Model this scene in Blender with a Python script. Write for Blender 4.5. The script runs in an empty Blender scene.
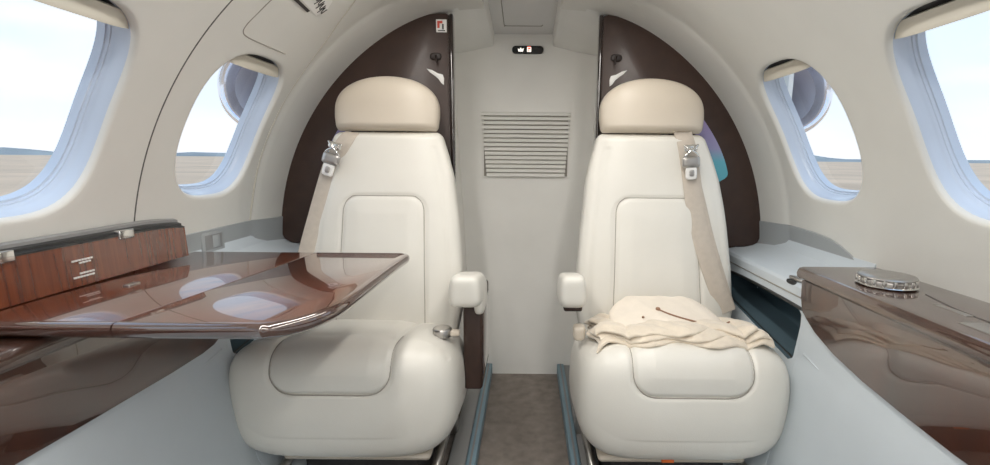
import bpy, bmesh, math, random
import numpy as np
from mathutils import Vector, Matrix
from mathutils.bvhtree import BVHTree
PI = math.pi
random.seed(4); rng = np.random.RandomState(4)
S = bpy.context.scene
COL = S.collection

# ---------------------------------------------------------------- camera
PITCH, ROLL = math.radians(8.8), math.radians(0.5)
cam = bpy.data.cameras.new('camera'); co = bpy.data.objects.new('camera', cam); COL.objects.link(co)
co.location = (0, 0, .9)
cam.sensor_width = 36; cam.lens = 480 / 990 * 36; cam.shift_x = -32 / 990; cam.clip_start = .02; cam.clip_end = 5000
F = Vector((0, math.cos(PITCH), -math.sin(PITCH))); U = Vector((0, math.sin(PITCH), math.cos(PITCH))); Rr = Vector((1, 0, 0))
c_, s_ = math.cos(ROLL), math.sin(ROLL)
cr = c_ * Rr + s_ * U; cu = -s_ * Rr + c_ * U
co.matrix_world = Matrix(((cr.x, cu.x, -F.x, 0), (cr.y, cu.y, -F.y, 0), (cr.z, cu.z, -F.z, .9), (0, 0, 0, 1)))
S.camera = co

# ---------------------------------------------------------------- world and exposure
w = bpy.data.worlds.new('sky'); S.world = w; w.use_nodes = True
nt = w.node_tree; nt.nodes.clear()
def N(nt, t, **k):
    n = nt.nodes.new(t)
    for a, b in k.items():
        if a.startswith('i_'): n.inputs[a[2:].replace('_', ' ')].default_value = b
        else: setattr(n, a, b)
    return n
def ramp(nt, stops, fac=None):
    n = nt.nodes.new('ShaderNodeValToRGB'); e = n.color_ramp.elements
    while len(e) < len(stops): e.new(.5)
    for k, (p, c) in enumerate(stops): e[k].position = p; e[k].color = (*c, 1)
    if fac is not None: nt.links.new(fac, n.inputs[0])
    return n
tc = N(nt, 'ShaderNodeTexCoord'); sx = N(nt, 'ShaderNodeSeparateXYZ'); nt.links.new(tc.outputs['Generated'], sx.inputs[0])
sky = ramp(nt, [(0, (.90, .93, .98)), (.10, (.80, .90, 1.0)), (.45, (.60, .80, 1.0)), (1, (.45, .68, 1.0))], sx.outputs['Z'])
mp = N(nt, 'ShaderNodeMapping'); mp.inputs['Scale'].default_value = (1.2, 1.2, 5); nt.links.new(tc.outputs['Generated'], mp.inputs[0])
ns = N(nt, 'ShaderNodeTexNoise', i_Scale=2.2, i_Detail=5.0, i_Roughness=.55); nt.links.new(mp.outputs[0], ns.inputs['Vector'])
cl = ramp(nt, [(.42, (0, 0, 0)), (.68, (1, 1, 1))], ns.outputs['Fac'])
mx = N(nt, 'ShaderNodeMixRGB'); mx.inputs[2].default_value = (.97, .98, 1.0, 1)
nt.links.new(cl.outputs[0], mx.inputs[0]); nt.links.new(sky.outputs[0], mx.inputs[1])
bg = N(nt, 'ShaderNodeBackground', i_Strength=2.5); nt.links.new(mx.outputs[0], bg.inputs[0])
wo = N(nt, 'ShaderNodeOutputWorld'); nt.links.new(bg.outputs[0], wo.inputs[0])
FILL_POWER = 48.0
S.view_settings.view_transform = 'Standard'; S.view_settings.look = 'None'
S.view_settings.exposure = -1.03; S.view_settings.gamma = 1; S.view_settings.use_curve_mapping = False
S.cycles.use_denoising = True
S.cycles.max_bounces = 14; S.cycles.diffuse_bounces = 8; S.cycles.transparent_max_bounces = 12
S.cycles.caustics_reflective = False; S.cycles.caustics_refractive = False

# ---------------------------------------------------------------- materials
def mat(name, col, rough=.5, metal=0, coat=0, ior=1.5, coat_ior=1.5, coat_rough=.03, var=.0, vscale=8, bump=0, bscale=200, sheen=0, spec=.5):
    m = bpy.data.materials.new(name); m.use_nodes = True; t = m.node_tree; b = t.nodes['Principled BSDF']
    b.inputs['Base Color'].default_value = (*col, 1); b.inputs['Roughness'].default_value = rough; b.inputs['Metallic'].default_value = metal
    b.inputs['Coat Weight'].default_value = coat; b.inputs['Coat IOR'].default_value = coat_ior; b.inputs['Coat Roughness'].default_value = coat_rough
    b.inputs['IOR'].default_value = ior; b.inputs['Sheen Weight'].default_value = sheen
    g = N(t, 'ShaderNodeTexCoord')
    n = N(t, 'ShaderNodeTexNoise', i_Scale=float(vscale), i_Detail=4.0); t.links.new(g.outputs['Object'], n.inputs['Vector'])
    d = max(var, .02)
    r = ramp(t, [(.3, tuple(max(0, x * (1 - d)) for x in col)), (.7, tuple(min(1, x * (1 + d)) for x in col))], n.outputs['Fac'])
    t.links.new(r.outputs[0], b.inputs['Base Color'])
    if bump:
        n2 = N(t, 'ShaderNodeTexNoise', i_Scale=float(bscale), i_Detail=3.0); t.links.new(g.outputs['Object'], n2.inputs['Vector'])
        bp = N(t, 'ShaderNodeBump', i_Strength=bump, i_Distance=.002); t.links.new(n2.outputs['Fac'], bp.inputs['Height']); t.links.new(bp.outputs[0], b.inputs['Normal'])
    return m
def wood(name, dark, light, scale=(40, 3, 3), rough=.25, coat=1, ior=1.6, coat_ior=1.8, metal=0):
    m = mat(name, dark, rough, metal, coat, ior, coat_ior, .015); t = m.node_tree; b = t.nodes['Principled BSDF']
    g = N(t, 'ShaderNodeTexCoord'); mp = N(t, 'ShaderNodeMapping'); mp.inputs['Scale'].default_value = scale
    t.links.new(g.outputs['Object'], mp.inputs[0])
    n = N(t, 'ShaderNodeTexNoise', i_Scale=1.6, i_Detail=6.0, i_Roughness=.62, i_Distortion=.4); t.links.new(mp.outputs[0], n.inputs['Vector'])
    r = ramp(t, [(.28, dark), (.5, tuple((a + c) / 2 for a, c in zip(dark, light))), (.75, light)], n.outputs['Fac'])
    t.links.new(r.outputs[0], b.inputs['Base Color'])
    return m
M = {}
M['liner'] = mat('warm_grey_liner', (.72, .715, .68), .55, var=.02, bump=.05, bscale=300)
M['lower'] = mat('pale_blue_grey_panel', (.60, .655, .70), .4, var=.02)
M['grey_panel'] = mat('light_grey_panel', (.80, .80, .78), .5, var=.02)
M['duct'] = mat('grey_ceiling_panel', (.70, .70, .70), .5)
M['dado'] = mat('grey_dado_panel', (.36, .38, .39), .5, var=.02)
M['bulkhead'] = mat('bulkhead_grey', (.86, .85, .82), .6, var=.02)
M['seam'] = mat('dark_gap', (.10, .095, .09), .7)
M['softseam'] = mat('panel_gap', (.30, .28, .25), .7)
M['leather'] = mat('cream_leather', (.76, .735, .675), .36, var=.02, bump=.12, bscale=350, coat=.15, coat_rough=.3)
M['headleather'] = mat('beige_leather', (.62, .55, .46), .4, var=.02, bump=.12, bscale=350)
M['piping'] = mat('seat_seam_thread', (.36, .33, .29), .6)
M['partition'] = mat('dark_brown_partition', (.042, .021, .015), .5, var=.15, vscale=30, coat=.12, coat_rough=.2)
M['brown_edge'] = mat('polished_brown_edge', (.02, .012, .01), .08, coat=1)
M['veneer'] = wood('mahogany_veneer', (.030, .009, .005), (.10, .030, .015), (14, 14, 1.2), coat_ior=1.9, ior=1.6)
M['lidwood'] = wood('red_mahogany_lid', (.07, .015, .006), (.21, .055, .019), (3, 60, 2.5), coat_ior=1.6)
M['table'] = wood('mahogany_table', (.055, .011, .004), (.16, .038, .014), (34, 2.5, 3), coat_ior=2.5, ior=1.8)
M['console'] = wood('dark_walnut_top', (.030, .014, .010), (.080, .036, .024), (30, 2.5, 3), coat_ior=1.8)
M['band'] = wood('dark_polished_edge', (.035, .014, .010), (.08, .03, .02), (3, 30, 3), rough=.1, coat_ior=2.1)
M['chrome'] = mat('chrome', (.75, .74, .72), .14, 1)
M['steel'] = mat('brushed_steel', (.50, .48, .46), .32, 1)
M['rubber'] = mat('black_rubber', (.02, .021, .022), .35, coat=.3)
M['hook'] = mat('dark_brown_metal', (.018, .010, .008), .5)
M['dark'] = mat('dark_plastic', (.018, .017, .018), .5)
M['pocket'] = mat('teal_grey_lining', (.06, .10, .125), .8)
M['belt'] = mat('cream_webbing', (.55, .485, .415), .7, var=.05, vscale=60, bump=.5, bscale=500)
M['blanket'] = mat('cream_wool', (.74, .65, .53), .9, var=.06, vscale=40, bump=.6, bscale=260, sheen=.4)
M['pouch'] = mat('cream_cotton', (.80, .72, .62), .85, var=.03, vscale=40, bump=.3, bscale=300, sheen=.2)
M['cord'] = mat('brown_cord', (.30, .17, .11), .8)
M['carpet'] = mat('taupe_carpet', (.24, .205, .18), .95, var=.2, vscale=25, bump=.9, bscale=600, sheen=.1)
M['rail'] = mat('blue_rail_cover', (.20, .31, .38), .5, var=.08)
M['slab'] = mat('grey_rail_slab', (.25, .25, .25), .4)
M['shade'] = mat('window_shade_plastic', (.56, .53, .46), .45)
M['frame'] = mat('window_reveal', (.55, .63, .76), .25, coat=.4)
M['white'] = mat('white_label_and_highlight', (.85, .84, .82), .5)
M['black'] = mat('black_print', (.01, .01, .01), .5)
M['red'] = mat('red_print', (.6, .06, .03), .5)
M['orange'] = mat('orange_tab', (.75, .16, .03), .6)
M['lilac'] = mat('lilac_tint', (.42, .34, .60), .15, coat=.6)
M['teal'] = mat('teal_tint', (.12, .48, .60), .15, coat=.6)
M['tint_insert'] = mat('lilac_and_teal_insert', (.4, .4, .6), .2, coat=.5)
_t = M['tint_insert'].node_tree; _g = N(_t, 'ShaderNodeTexCoord'); _s = N(_t, 'ShaderNodeSeparateXYZ'); _t.links.new(_g.outputs['Object'], _s.inputs[0])
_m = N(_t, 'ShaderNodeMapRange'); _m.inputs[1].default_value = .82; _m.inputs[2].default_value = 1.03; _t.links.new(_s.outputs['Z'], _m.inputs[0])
_r = ramp(_t, [(0, (.10, .42, .52)), (.35, (.13, .46, .58)), (.55, (.34, .33, .56)), (1, (.40, .30, .58))], _m.outputs[0])  # insert colour runs from teal at the bottom to lilac at the top
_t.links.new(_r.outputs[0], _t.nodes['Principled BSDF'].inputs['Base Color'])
M['nacelle'] = mat('white_engine_paint', (.74, .74, .82), .25, coat=.7)
M['lip'] = mat('polished_intake_lip', (.85, .85, .9), .15, .8)
M['fan'] = mat('fan_blades', (.42, .38, .52), .4, .4)
M['sand'] = mat('desert_sand', (.72, .53, .375), .95, var=.15, vscale=.08)
M['scrub'] = mat('distant_hills', (.34, .38, .40), 1, var=.2, vscale=.01)
def emis(name, col, s):
    m = bpy.data.materials.new(name); m.use_nodes = True; t = m.node_tree; t.nodes.clear()
    e = N(t, 'ShaderNodeEmission', i_Strength=s); e.inputs[0].default_value = (*col, 1)
    o = N(t, 'ShaderNodeOutputMaterial'); t.links.new(e.outputs[0], o.inputs[0]); return m
M['fill_light'] = emis('fill_emission', (1, .965, .91), FILL_POWER)
M['exit_white'] = emis('lit_white_symbol', (1, .95, .85), 3)
M['exit_red'] = emis('lit_red_symbol', (1, .12, .06), 2.5)
g = bpy.data.materials.new('window_glass'); g.use_nodes = True; t = g.node_tree; t.nodes.clear()
tr = N(t, 'ShaderNodeBsdfTransparent'); tr.inputs[0].default_value = (.97, .985, 1, 1); gl = N(t, 'ShaderNodeBsdfGlossy', i_Roughness=.02)
mi = N(t, 'ShaderNodeMixShader'); mi.inputs[0].default_value = .06; oo = N(t, 'ShaderNodeOutputMaterial')
t.links.new(tr.outputs[0], mi.inputs[1]); t.links.new(gl.outputs[0], mi.inputs[2]); t.links.new(mi.outputs[0], oo.inputs[0]); M['glass'] = g

# ---------------------------------------------------------------- helpers
def link(name, me, m, parent=None, smooth=True):
    if m: me.materials.append(M[m] if isinstance(m, str) else m)
    for p in me.polygons: p.use_smooth = smooth
    o = bpy.data.objects.new(name, me); COL.objects.link(o)
    if parent is not None:
        o.parent = parent
        o.matrix_parent_inverse = parent.matrix_world.inverted() if parent.type != 'EMPTY' else Matrix.Translation(-Vector(parent.location))
    return o
def raw(name, V, Fc, m, parent=None, smooth=True, fix=True):
    me = bpy.data.meshes.new(name); me.from_pydata([tuple(v) for v in V], [], [tuple(f) for f in Fc])
    if fix:
        bm = bmesh.new(); bm.from_mesh(me); bmesh.ops.remove_doubles(bm, verts=bm.verts, dist=1e-6)
        bmesh.ops.recalc_face_normals(bm, faces=bm.faces); bm.to_mesh(me); bm.free()
    return link(name, me, m, parent, smooth)
def bmobj(name, bm, m, parent=None, smooth=False):
    bmesh.ops.recalc_face_normals(bm, faces=bm.faces)
    me = bpy.data.meshes.new(name); bm.to_mesh(me); bm.free(); return link(name, me, m, parent, smooth)
def autos(o, deg=35):
    me = o.data; bm = bmesh.new(); bm.from_mesh(me)
    for e in bm.edges:
        if len(e.link_faces) == 2 and e.calc_face_angle(0) > math.radians(deg): e.smooth = False
    bm.to_mesh(me); bm.free(); return o
def tag(o, label=None, cat=None, group=None, kind=None):
    if label: o['label'] = label
    if cat: o['category'] = cat
    if group: o['group'] = group
    if kind: o['kind'] = kind
    return o
def empty(name, loc, label, cat, group=None):
    o = bpy.data.objects.new(name, None); COL.objects.link(o); o.location = loc; o.empty_display_size = .05
    return tag(o, label, cat, group)
def box(name, lo, hi, m, parent=None, bev=.003, seg=2):
    bm = bmesh.new(); bmesh.ops.create_cube(bm, size=1)
    for v in bm.verts: v.co = Vector([(lo[i] + hi[i]) / 2 + v.co[i] * (hi[i] - lo[i]) for i in range(3)])
    if bev: bmesh.ops.bevel(bm, geom=bm.edges[:], offset=bev, segments=seg, affect='EDGES', profile=.5)
    return autos(bmobj(name, bm, m, parent, True), 50)
def grid_faces(nu, nv, cu=False, cv=False):
    f = []
    for i in range(nu if cu else nu - 1):
        for j in range(nv if cv else nv - 1):
            a, b = i, (i + 1) % nu; c, d = j, (j + 1) % nv
            f.append((a * nv + c, b * nv + c, b * nv + d, a * nv + d))
    return f
def loft(name, rings, m, parent=None, caps=True, closed=True, smooth=True, sharp=None):
    n = len(rings[0]); V = [p for r in rings for p in r]
    Fc = grid_faces(len(rings), n, False, closed)
    if caps: Fc += [tuple(range(n)), tuple(range((len(rings) - 1) * n, len(rings) * n))]
    o = raw(name, V, Fc, m, parent, smooth)
    if sharp: autos(o, sharp)
    return o
def prism(name, poly, axis, a, b, m, parent=None, bev=.0, seg=2, sharp=35):
    """poly: 2-D outline; axis: 0,1,2 extrusion axis; the other two axes in order"""
    oth = [i for i in range(3) if i != axis]
    def P(p, t):
        v = [0, 0, 0]; v[axis] = t; v[oth[0]], v[oth[1]] = p; return v
    bm = bmesh.new(); A = [bm.verts.new(P(p, a)) for p in poly]; B = [bm.verts.new(P(p, b)) for p in poly]
    bm.faces.new(A); bm.faces.new(B[::-1]); n = len(poly)
    for i in range(n): bm.faces.new((A[i], A[(i + 1) % n], B[(i + 1) % n], B[i]))
    bmesh.ops.recalc_face_normals(bm, faces=bm.faces)
    if bev:
        eds = [e for e in bm.edges if e.calc_face_angle(0) > math.radians(40)]
        bmesh.ops.bevel(bm, geom=eds, offset=bev, segments=seg, affect='EDGES', profile=.5)
    return autos(bmobj(name, bm, m, parent, True), sharp)
def tube(name, pts, r, m, parent=None, n=8, closed=False):
    P = [Vector(p) for p in pts]; k = len(P); rings = []
    up = None
    for i in range(k):
        t = (P[(i + 1) % k] - P[i - 1]) if closed else (P[min(i + 1, k - 1)] - P[max(i - 1, 0)])
        t.normalize()
        if up is None: up = t.orthogonal().normalized()
        up = (up - t * up.dot(t)).normalized(); s = t.cross(up)
        rr = r[i] if hasattr(r, '__len__') else r
        rings.append([P[i] + rr * (math.cos(2 * PI * j / n) * up + math.sin(2 * PI * j / n) * s) for j in range(n)])
    V = [p for q in rings for p in q]; Fc = grid_faces(k, n, closed, True)
    if not closed: Fc += [tuple(range(n)), tuple(range((k - 1) * n, k * n))]
    return raw(name, V, Fc, m, parent)
def spline(pts, n=8, closed=False):
    P = [Vector(p) for p in pts]; out = []; k = len(P)
    for i in range(k if closed else k - 1):
        g = (lambda j: P[j % k]) if closed else (lambda j: P[min(max(j, 0), k - 1)])
        a, b, c, d = g(i - 1), g(i), g(i + 1), g(i + 2)
        for q in range(n):
            t = q / n; out.append(.5 * ((2 * b) + (c - a) * t + (2 * a - 5 * b + 4 * c - d) * t * t + (3 * b - a - 3 * c + d) * t ** 3))
    if not closed: out.append(P[-1])
    return out
def superbox(name, c, h, a=4, b=4, n=24, m=None, parent=None, warp=None):
    """puffy box: cube grid pushed onto a superellipsoid, then warped; axes x,z share exponent a, y uses b"""
    bm = bmesh.new(); bmesh.ops.create_cube(bm, size=2)
    bmesh.ops.subdivide_edges(bm, edges=bm.edges[:], cuts=n, use_grid_fill=True)
    for v in bm.verts:
        p = [math.tan(q * PI / 4) * .6 + q * .4 for q in v.co]
        x, y, z = map(abs, p)
        r = (((x ** a + z ** a) ** (b / a)) + y ** b) ** (1 / b)
        q = Vector((p[0] / r * h[0], p[1] / r * h[1], p[2] / r * h[2]))
        if warp: q = warp(q)
        v.co = q + Vector(c)
    return bmobj(name, bm, m, parent, True)
def bvh(o):
    me = o.data; return BVHTree.FromPolygons([o.matrix_world @ v.co for v in me.vertices], [tuple(p.vertices) for p in me.polygons])
def ribbon(name, pts, wdir, wid, th, m, parent=None):
    """flat strap along pts; wdir(i) = width direction"""
    P = [Vector(p) for p in pts]; rings = []
    for i, p in enumerate(P):
        t = (P[min(i + 1, len(P) - 1)] - P[max(i - 1, 0)]).normalized()
        wd = Vector(wdir); wd = (wd - t * wd.dot(t)).normalized(); nn = t.cross(wd).normalized()
        h = wid / 2; e = th / 2
        rings.append([p + wd * a + nn * b for a, b in ((-h, -e * .4), (-h + e, -e), (h - e, -e), (h, -e * .4), (h, e * .4), (h - e, e), (-h + e, e), (-h, e * .4))])
    return loft(name, rings, m, parent, sharp=60)

# ---------------------------------------------------------------- outside
CX = -.02
gm = bpy.data.meshes.new('ground')
gm.from_pydata([(-4000, -4000, -1.5), (4000, -4000, -1.5), (4000, 4000, -1.5), (-4000, 4000, -1.5)], [], [(0, 1, 2, 3)])
tag(link('ground', gm, 'sand'), kind='structure')
V = []; n = 260
for i in range(n):
    a = 2 * PI * i / n; R0 = 1500
    h = 9 + 6 * math.sin(a * 5 + 1) + 5 * math.sin(a * 13) + 4 * math.sin(a * 29 + 2) + 2 * math.sin(a * 61)
    ca, sa = math.cos(a), math.sin(a)
    V += [(R0 * ca, R0 * sa, -2), (R0 * 1.05 * ca, R0 * 1.05 * sa, max(6, h)), (R0 * 1.2 * ca, R0 * 1.2 * sa, -2)]
tag(raw('hills', V, grid_faces(n, 3, True, False), 'scrub'), kind='structure')

def nacelle(sgn, label):
    x0, y0, z0 = sgn * 1.78 + CX, 3.3, 1.35
    r = empty('jet_engine', (x0, y0, z0), label, 'jet engine', 'engines outside the rear windows')
    prof = [(.21, .10), (.235, .03), (.262, .0), (.29, .03), (.325, .18), (.35, .5), (.35, 1.1), (.30, 1.8), (.20, 2.2)]
    def rev(nm, pr, m):
        return raw(nm, [(x0 + q * math.cos(2 * PI * j / 48), y0 + d, z0 + q * math.sin(2 * PI * j / 48)) for q, d in pr for j in range(48)],
                   grid_faces(len(pr), 48, False, True), m, r)
    rev('cowling', prof[3:], 'nacelle'); rev('intake_lip', spl2(prof[:4]), 'lip')
    rev('duct', [(.21, .10), (.20, .3), (.205, .42)], 'nacelle')
    V = []; Fc = []
    for k in range(16):
        a = 2 * PI * k / 16; b = len(V)
        for q, da, dy in ((.05, 0, 0), (.05, .25, .05), (.203, .12, .0), (.203, .42, .06)):
            V.append((x0 + q * math.cos(a + da), y0 + .40 + dy, z0 + q * math.sin(a + da)))
        Fc.append((b, b + 1, b + 3, b + 2))
    raw('fan', V, Fc, 'fan', r, fix=False)
    rev('fan_backing', [(.205, .5), (.12, .5), (.001, .5)], 'dark')
    rev('spinner', [(.002, .22), (.03, .26), (.055, .34), (.06, .46)], 'lip')
    box('pylon', (x0 - sgn * .34 - .25, y0 + .7, z0 - .05), (x0 - sgn * .34 + .25, y0 + 1.9, z0 + .05), 'nacelle', r, bev=.03)
def spl2(p): return [(q.x, q.y) for q in spline([(a, b, 0) for a, b in p], 5)]
nacelle(-1, 'white jet engine nacelle seen outside through the rear left cabin window')
nacelle(1, 'white jet engine nacelle seen outside through the rear right cabin window')

# ---------------------------------------------------------------- fuselage liner
ZC = .6
def sect(R, th, side):
    """point and outward normal of the cabin section at angle th (radians above horizontal)"""
    x = R * math.cos(th); z = ZC + R * math.sin(th)
    k = 45; z2 = -math.log(math.exp(-k * (z - 1.372)) + 1) / k + 1.372
    return Vector((CX + side * x, 0, z2)), Vector((side * math.cos(th), 0, math.sin(th)))
def Ry(y):
    if y < 1.455: return .83
    if y < 1.475: return .83 - .006 * (y - 1.455) / .02
    return .824 - .024 * (y - 1.475) / .125
def surf(y, th, side, off=0):
    p, nn = sect(Ry(y), th, side); p = p + nn * off; p.y = y; return p
WY = [1.25, .75, .25, -.25, -.75]; WTH = math.radians(27); AY = .151; ATH = math.radians(13.3)
THTOP = math.acos(.125 / .83)
def win_par(a, f=1.0, e=3.0):
    c, s = math.cos(a), math.sin(a)
    r = (abs(c) ** e + abs(s) ** e) ** (-1 / e); return f * r * c * AY, f * r * s * ATH
def wys(side): return [1.25, .775 if side > 0 else .75, .25, -.25, -.75]
def liner(side, name):
    WY = wys(side)
    ys = sorted(set([round(-1.6 + .02 * i, 4) for i in range(161)] + [1.455, 1.465, 1.475]))
    ths = [math.radians(-6) + (THTOP - math.radians(-6)) * j / 88 for j in range(89)]
    V = [surf(y, t, side) for y in ys for t in ths]; nv = len(ths)
    Fs = []; holes = []
    jl = min(range(nv), key=lambda j: abs(ths[j] - (WTH - ATH - .06))); jh = min(range(nv), key=lambda j: abs(ths[j] - (WTH + ATH + .06)))
    wins = []
    for wy in WY:
        il = min(range(len(ys)), key=lambda i: abs(ys[i] - (wy - AY - .04))); ih = min(range(len(ys)), key=lambda i: abs(ys[i] - (wy + AY + .04)))
        wins.append((wy, il, ih))
    for i in range(len(ys) - 1):
        for j in range(nv - 1):
            if any(il <= i < ih and jl <= j < jh for _, il, ih in wins): continue
            Fs.append((i * nv + j, (i + 1) * nv + j, (i + 1) * nv + j + 1, i * nv + j + 1))
    loops = {}
    for wy, il, ih in wins:
        loop = [(i, jl) for i in range(il, ih)] + [(ih, j) for j in range(jl, jh)] + [(i, jh) for i in range(ih, il, -1)] + [(il, j) for j in range(jh, jl, -1)]
        base = []
        ang = []
        for i, j in loop:
            base.append(i * nv + j); ang.append(math.atan2((ths[j] - WTH) / ATH, (ys[i] - wy) / AY))
        prev = base; pin = [(ys[i], ths[j]) for i, j in loop]
        steps = [(t, 0) for t in (.35, .65, .85)]
        for t, _ in steps:
            cur = []
            for k, a in enumerate(ang):
                wyy, wth = win_par(a, 1.05); y = pin[k][0] * (1 - t) + (wy + wyy) * t; th = pin[k][1] * (1 - t) + (WTH + wth) * t
                cur.append(len(V)); V.append(surf(y, th, side))
            for k in range(len(cur)): k2 = (k + 1) % len(cur); Fs.append((prev[k], prev[k2], cur[k2], cur[k]))
            prev = cur
        for f, off in ((1.05, 0), (1.03, .0008), (1.012, .004), (1.002, .009), (1.0, .014)):
            cur = []
            for a in ang:
                wyy, wth = win_par(a, f); cur.append(len(V)); V.append(surf(wy + wyy, WTH + wth, side, off))
            for k in range(len(cur)): k2 = (k + 1) % len(cur); Fs.append((prev[k], prev[k2], cur[k2], cur[k]))
            prev = cur
        loops[wy] = ang
    o = raw(name, V, Fs, 'liner'); tag(o, kind='structure'); return o, loops
k = 1
for side, sn in ((-1, 'left'), (1, 'right')):
    wl, loops = liner(side, 'wall_' + sn)
    for wy in wys(side):
        A = [2 * PI * q / 120 for q in range(120)]
        def ring(f, off): return [surf(wy + win_par(a, f)[0], WTH + win_par(a, f)[1], side, off) for a in A]
        prof = [(1.004, .010), (.994, .014), (.986, .020), (.980, .028), (.970, .0335), (.966, .0345), (.962, .040), (.950, .041), (.947, .046), (.930, .047), (.926, .062)]
        wo_ = raw('window_%d' % k, [p for f, off in prof for p in ring(f, off)], grid_faces(len(prof), 120, False, True), 'frame')
        autos(wo_, 40); tag(wo_, kind='structure')
        # pane
        prof2 = [(.932, .0465), (.6, .047), (.3, .0465), (.02, .047)]
        raw('pane', [p for f, off in prof2 for p in ring(f, off)], grid_faces(4, 120, False, True) + [tuple(range(360, 480))], 'glass', wo_)
        # shade lip at the top of the opening
        t0, t1 = math.radians(37.6), math.radians(39.5); V = []
        ny, ntn = 25, 9
        for off in (.012, .020):
            for i in range(ny):
                for j in range(ntn):
                    th = t0 + (t1 - t0) * j / (ntn - 1)
                    v = (th - WTH) / ATH; hw = (max(0, 1 - abs(v) ** 3)) ** (1 / 3) * AY * .985
                    bulge = .010 * math.exp(-((j / (ntn - 1)) / .35) ** 2) * (1 - abs(2 * i / (ny - 1) - 1) ** 4)
                    V.append(surf(wy - hw + 2 * hw * i / (ny - 1), th, side, off - (bulge if off < .015 else 0)))
        m_ = ny * ntn; Fc = grid_faces(ny, ntn); Fc = Fc + [tuple(q + m_ for q in f) for f in Fc]
        for i in range(ny - 1): Fc += [(i * ntn, (i + 1) * ntn, (i + 1) * ntn + m_, i * ntn + m_), (i * ntn + ntn - 1, (i + 1) * ntn + ntn - 1, (i + 1) * ntn + ntn - 1 + m_, i * ntn + ntn - 1 + m_)]
        for j in range(ntn - 1): Fc += [(j, j + 1, j + 1 + m_, j + m_), ((ny - 1) * ntn + j, (ny - 1) * ntn + j + 1, (ny - 1) * ntn + j + 1 + m_, (ny - 1) * ntn + j + m_)]
        autos(raw('window_shade', V, Fc, 'shade', wo_), 40)
        V = []
        for i in range(ny):
            for th_, of_ in ((39.2, .0195), (39.8, .0165), (40.25, .0125)):
                th = math.radians(th_); v = (th - WTH) / ATH; hw = (max(0, 1 - min(1, abs(v)) ** 3)) ** (1 / 3) * AY * .985
                V.append(surf(wy - hw + 2 * hw * i / (ny - 1), th, side, of_))
        raw('shade_slot', V, grid_faces(ny, 3), 'dark', wo_, fix=False)
        k += 1
def ygrid(a, b, n): return [a + (b - a) * i / n for i in range(n + 1)]
# ceiling: centre duct panel with lips
ch = .125
def lip(side):
    V = []
    for y in ygrid(-1.6, 1.6, 40):
        p = surf(y, THTOP if y < 1.45 else math.acos(min(1, ch / Ry(y))), side); x = CX + side * ch
        V += [(p.x, y, p.z), (x - side * .004, y, p.z + .012), (x - side * .006, y, 1.425)]
    return V
o = raw('ceiling', [(CX - .13, -1.6, 1.424), (CX + .13, -1.6, 1.424), (CX + .13, 1.6, 1.424), (CX - .13, 1.6, 1.424), (CX + .13, 2.02, 1.378), (CX - .13, 2.02, 1.378)],
        [(0, 1, 2, 3), (3, 2, 4, 5)], 'duct', smooth=False); tag(o, kind='structure')
ceil = o
for sgn in (-1, 1): autos(raw('ceiling_lip', lip(sgn), grid_faces(41, 3), 'liner', o), 40)
# recessed access panel outline in the duct
def rr(cx, cy, hx, hy, r, n=5):
    P = []
    for a0, sx_, sy_ in ((0, 1, 1), (90, -1, 1), (180, -1, -1), (270, 1, -1)):
        for q in range(n + 1):
            a = math.radians(a0 + 90 * q / n); P.append((cx + sx_ * (hx - r) + r * math.cos(a), cy + sy_ * (hy - r) + r * math.sin(a)))
    return P
tube('panel_gap', [(x, y, 1.424 - (max(0, y - 1.6)) * .1095 - .0005) for x, y in spl2(rr(CX, 1.77, .072, .13, .012))], .0016, 'softseam', o, 6)
# aft valances, side walls, bulkhead
for sgn, nm in ((-1, 'left'), (1, 'right')):
    V = []
    for y in ygrid(1.58, 2.02, 12):
        t = (y - 1.58) / .44
        xo = CX + sgn * (.225 + .075 * max(0, min(1, t)) + .02); xi = CX + sgn * (.120 - .004 * t)
        zo, zi = 1.352 - .056 * t, 1.383 - .048 * t
        V += [(xo + sgn * .03, y, zo + .002), (xo, y, zo - .002), ((xo + xi) / 2, y, (zo + zi) / 2 - .004), (xi + sgn * .004, y, zi - .002), (xi, y, zi + .003), (xi - sgn * .004, y, 1.44)]
    o = autos(raw('trim_%d' % (1 if sgn < 0 else 2), V, grid_faces(13, 6), 'grey_panel'), 45); tag(o, kind='structure')
    # return wall between partition and bulkhead
    V = []
    for y in ygrid(1.58, 2.02, 4):
        t = (y - 1.58) / .44
        for z in ygrid(-.02, 1.42, 12):
            x = (.232 if sgn > 0 else -.252) + sgn * .010 * t + CX * .3 * 0 + sgn * t * .04 * (z - .6) / .7
            V.append((x, y, z))
    o = raw('wall_back_%s' % nm, V, grid_faces(5, 13), 'bulkhead'); tag(o, kind='structure')
bk = prism('wall_back', [(1.985, 1.5), (1.985, .55), (1.975, .42), (1.905, -.05), (2.06, -.05), (2.06, 1.5)], 0, -.9, .9, 'bulkhead', None); tag(bk, kind='structure')
# outer filler above/around
for sgn, nm in ((-1, 'left'), (1, 'right')):
    tag(box('wall_outer_%s' % nm, (min(sgn * .845, sgn * .86), 1.615, -.05), (max(sgn * .845, sgn * .86), 1.98, 1.36), 'bulkhead', bev=0), kind='structure')
fl = box('floor', (-.95, -1.7, -.06), (.95, 2.05, 0), 'carpet', bev=0); tag(fl, kind='structure')
# front bulkhead with a doorway to the cockpit
bm = bmesh.new()
for lo, hi in (((-.95, -1.68, 0), (-.26, -1.60, 1.5)), ((.22, -1.68, 0), (.95, -1.60, 1.5)), ((-.26, -1.68, 1.28), (.22, -1.60, 1.5))):
    r = bmesh.ops.create_cube(bm, size=1)
    for v in r['verts']: v.co = Vector([(lo[i] + hi[i]) / 2 + v.co[i] * (hi[i] - lo[i]) for i in range(3)])
tag(bmobj('wall_front', bm, 'bulkhead'), kind='structure')

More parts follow.
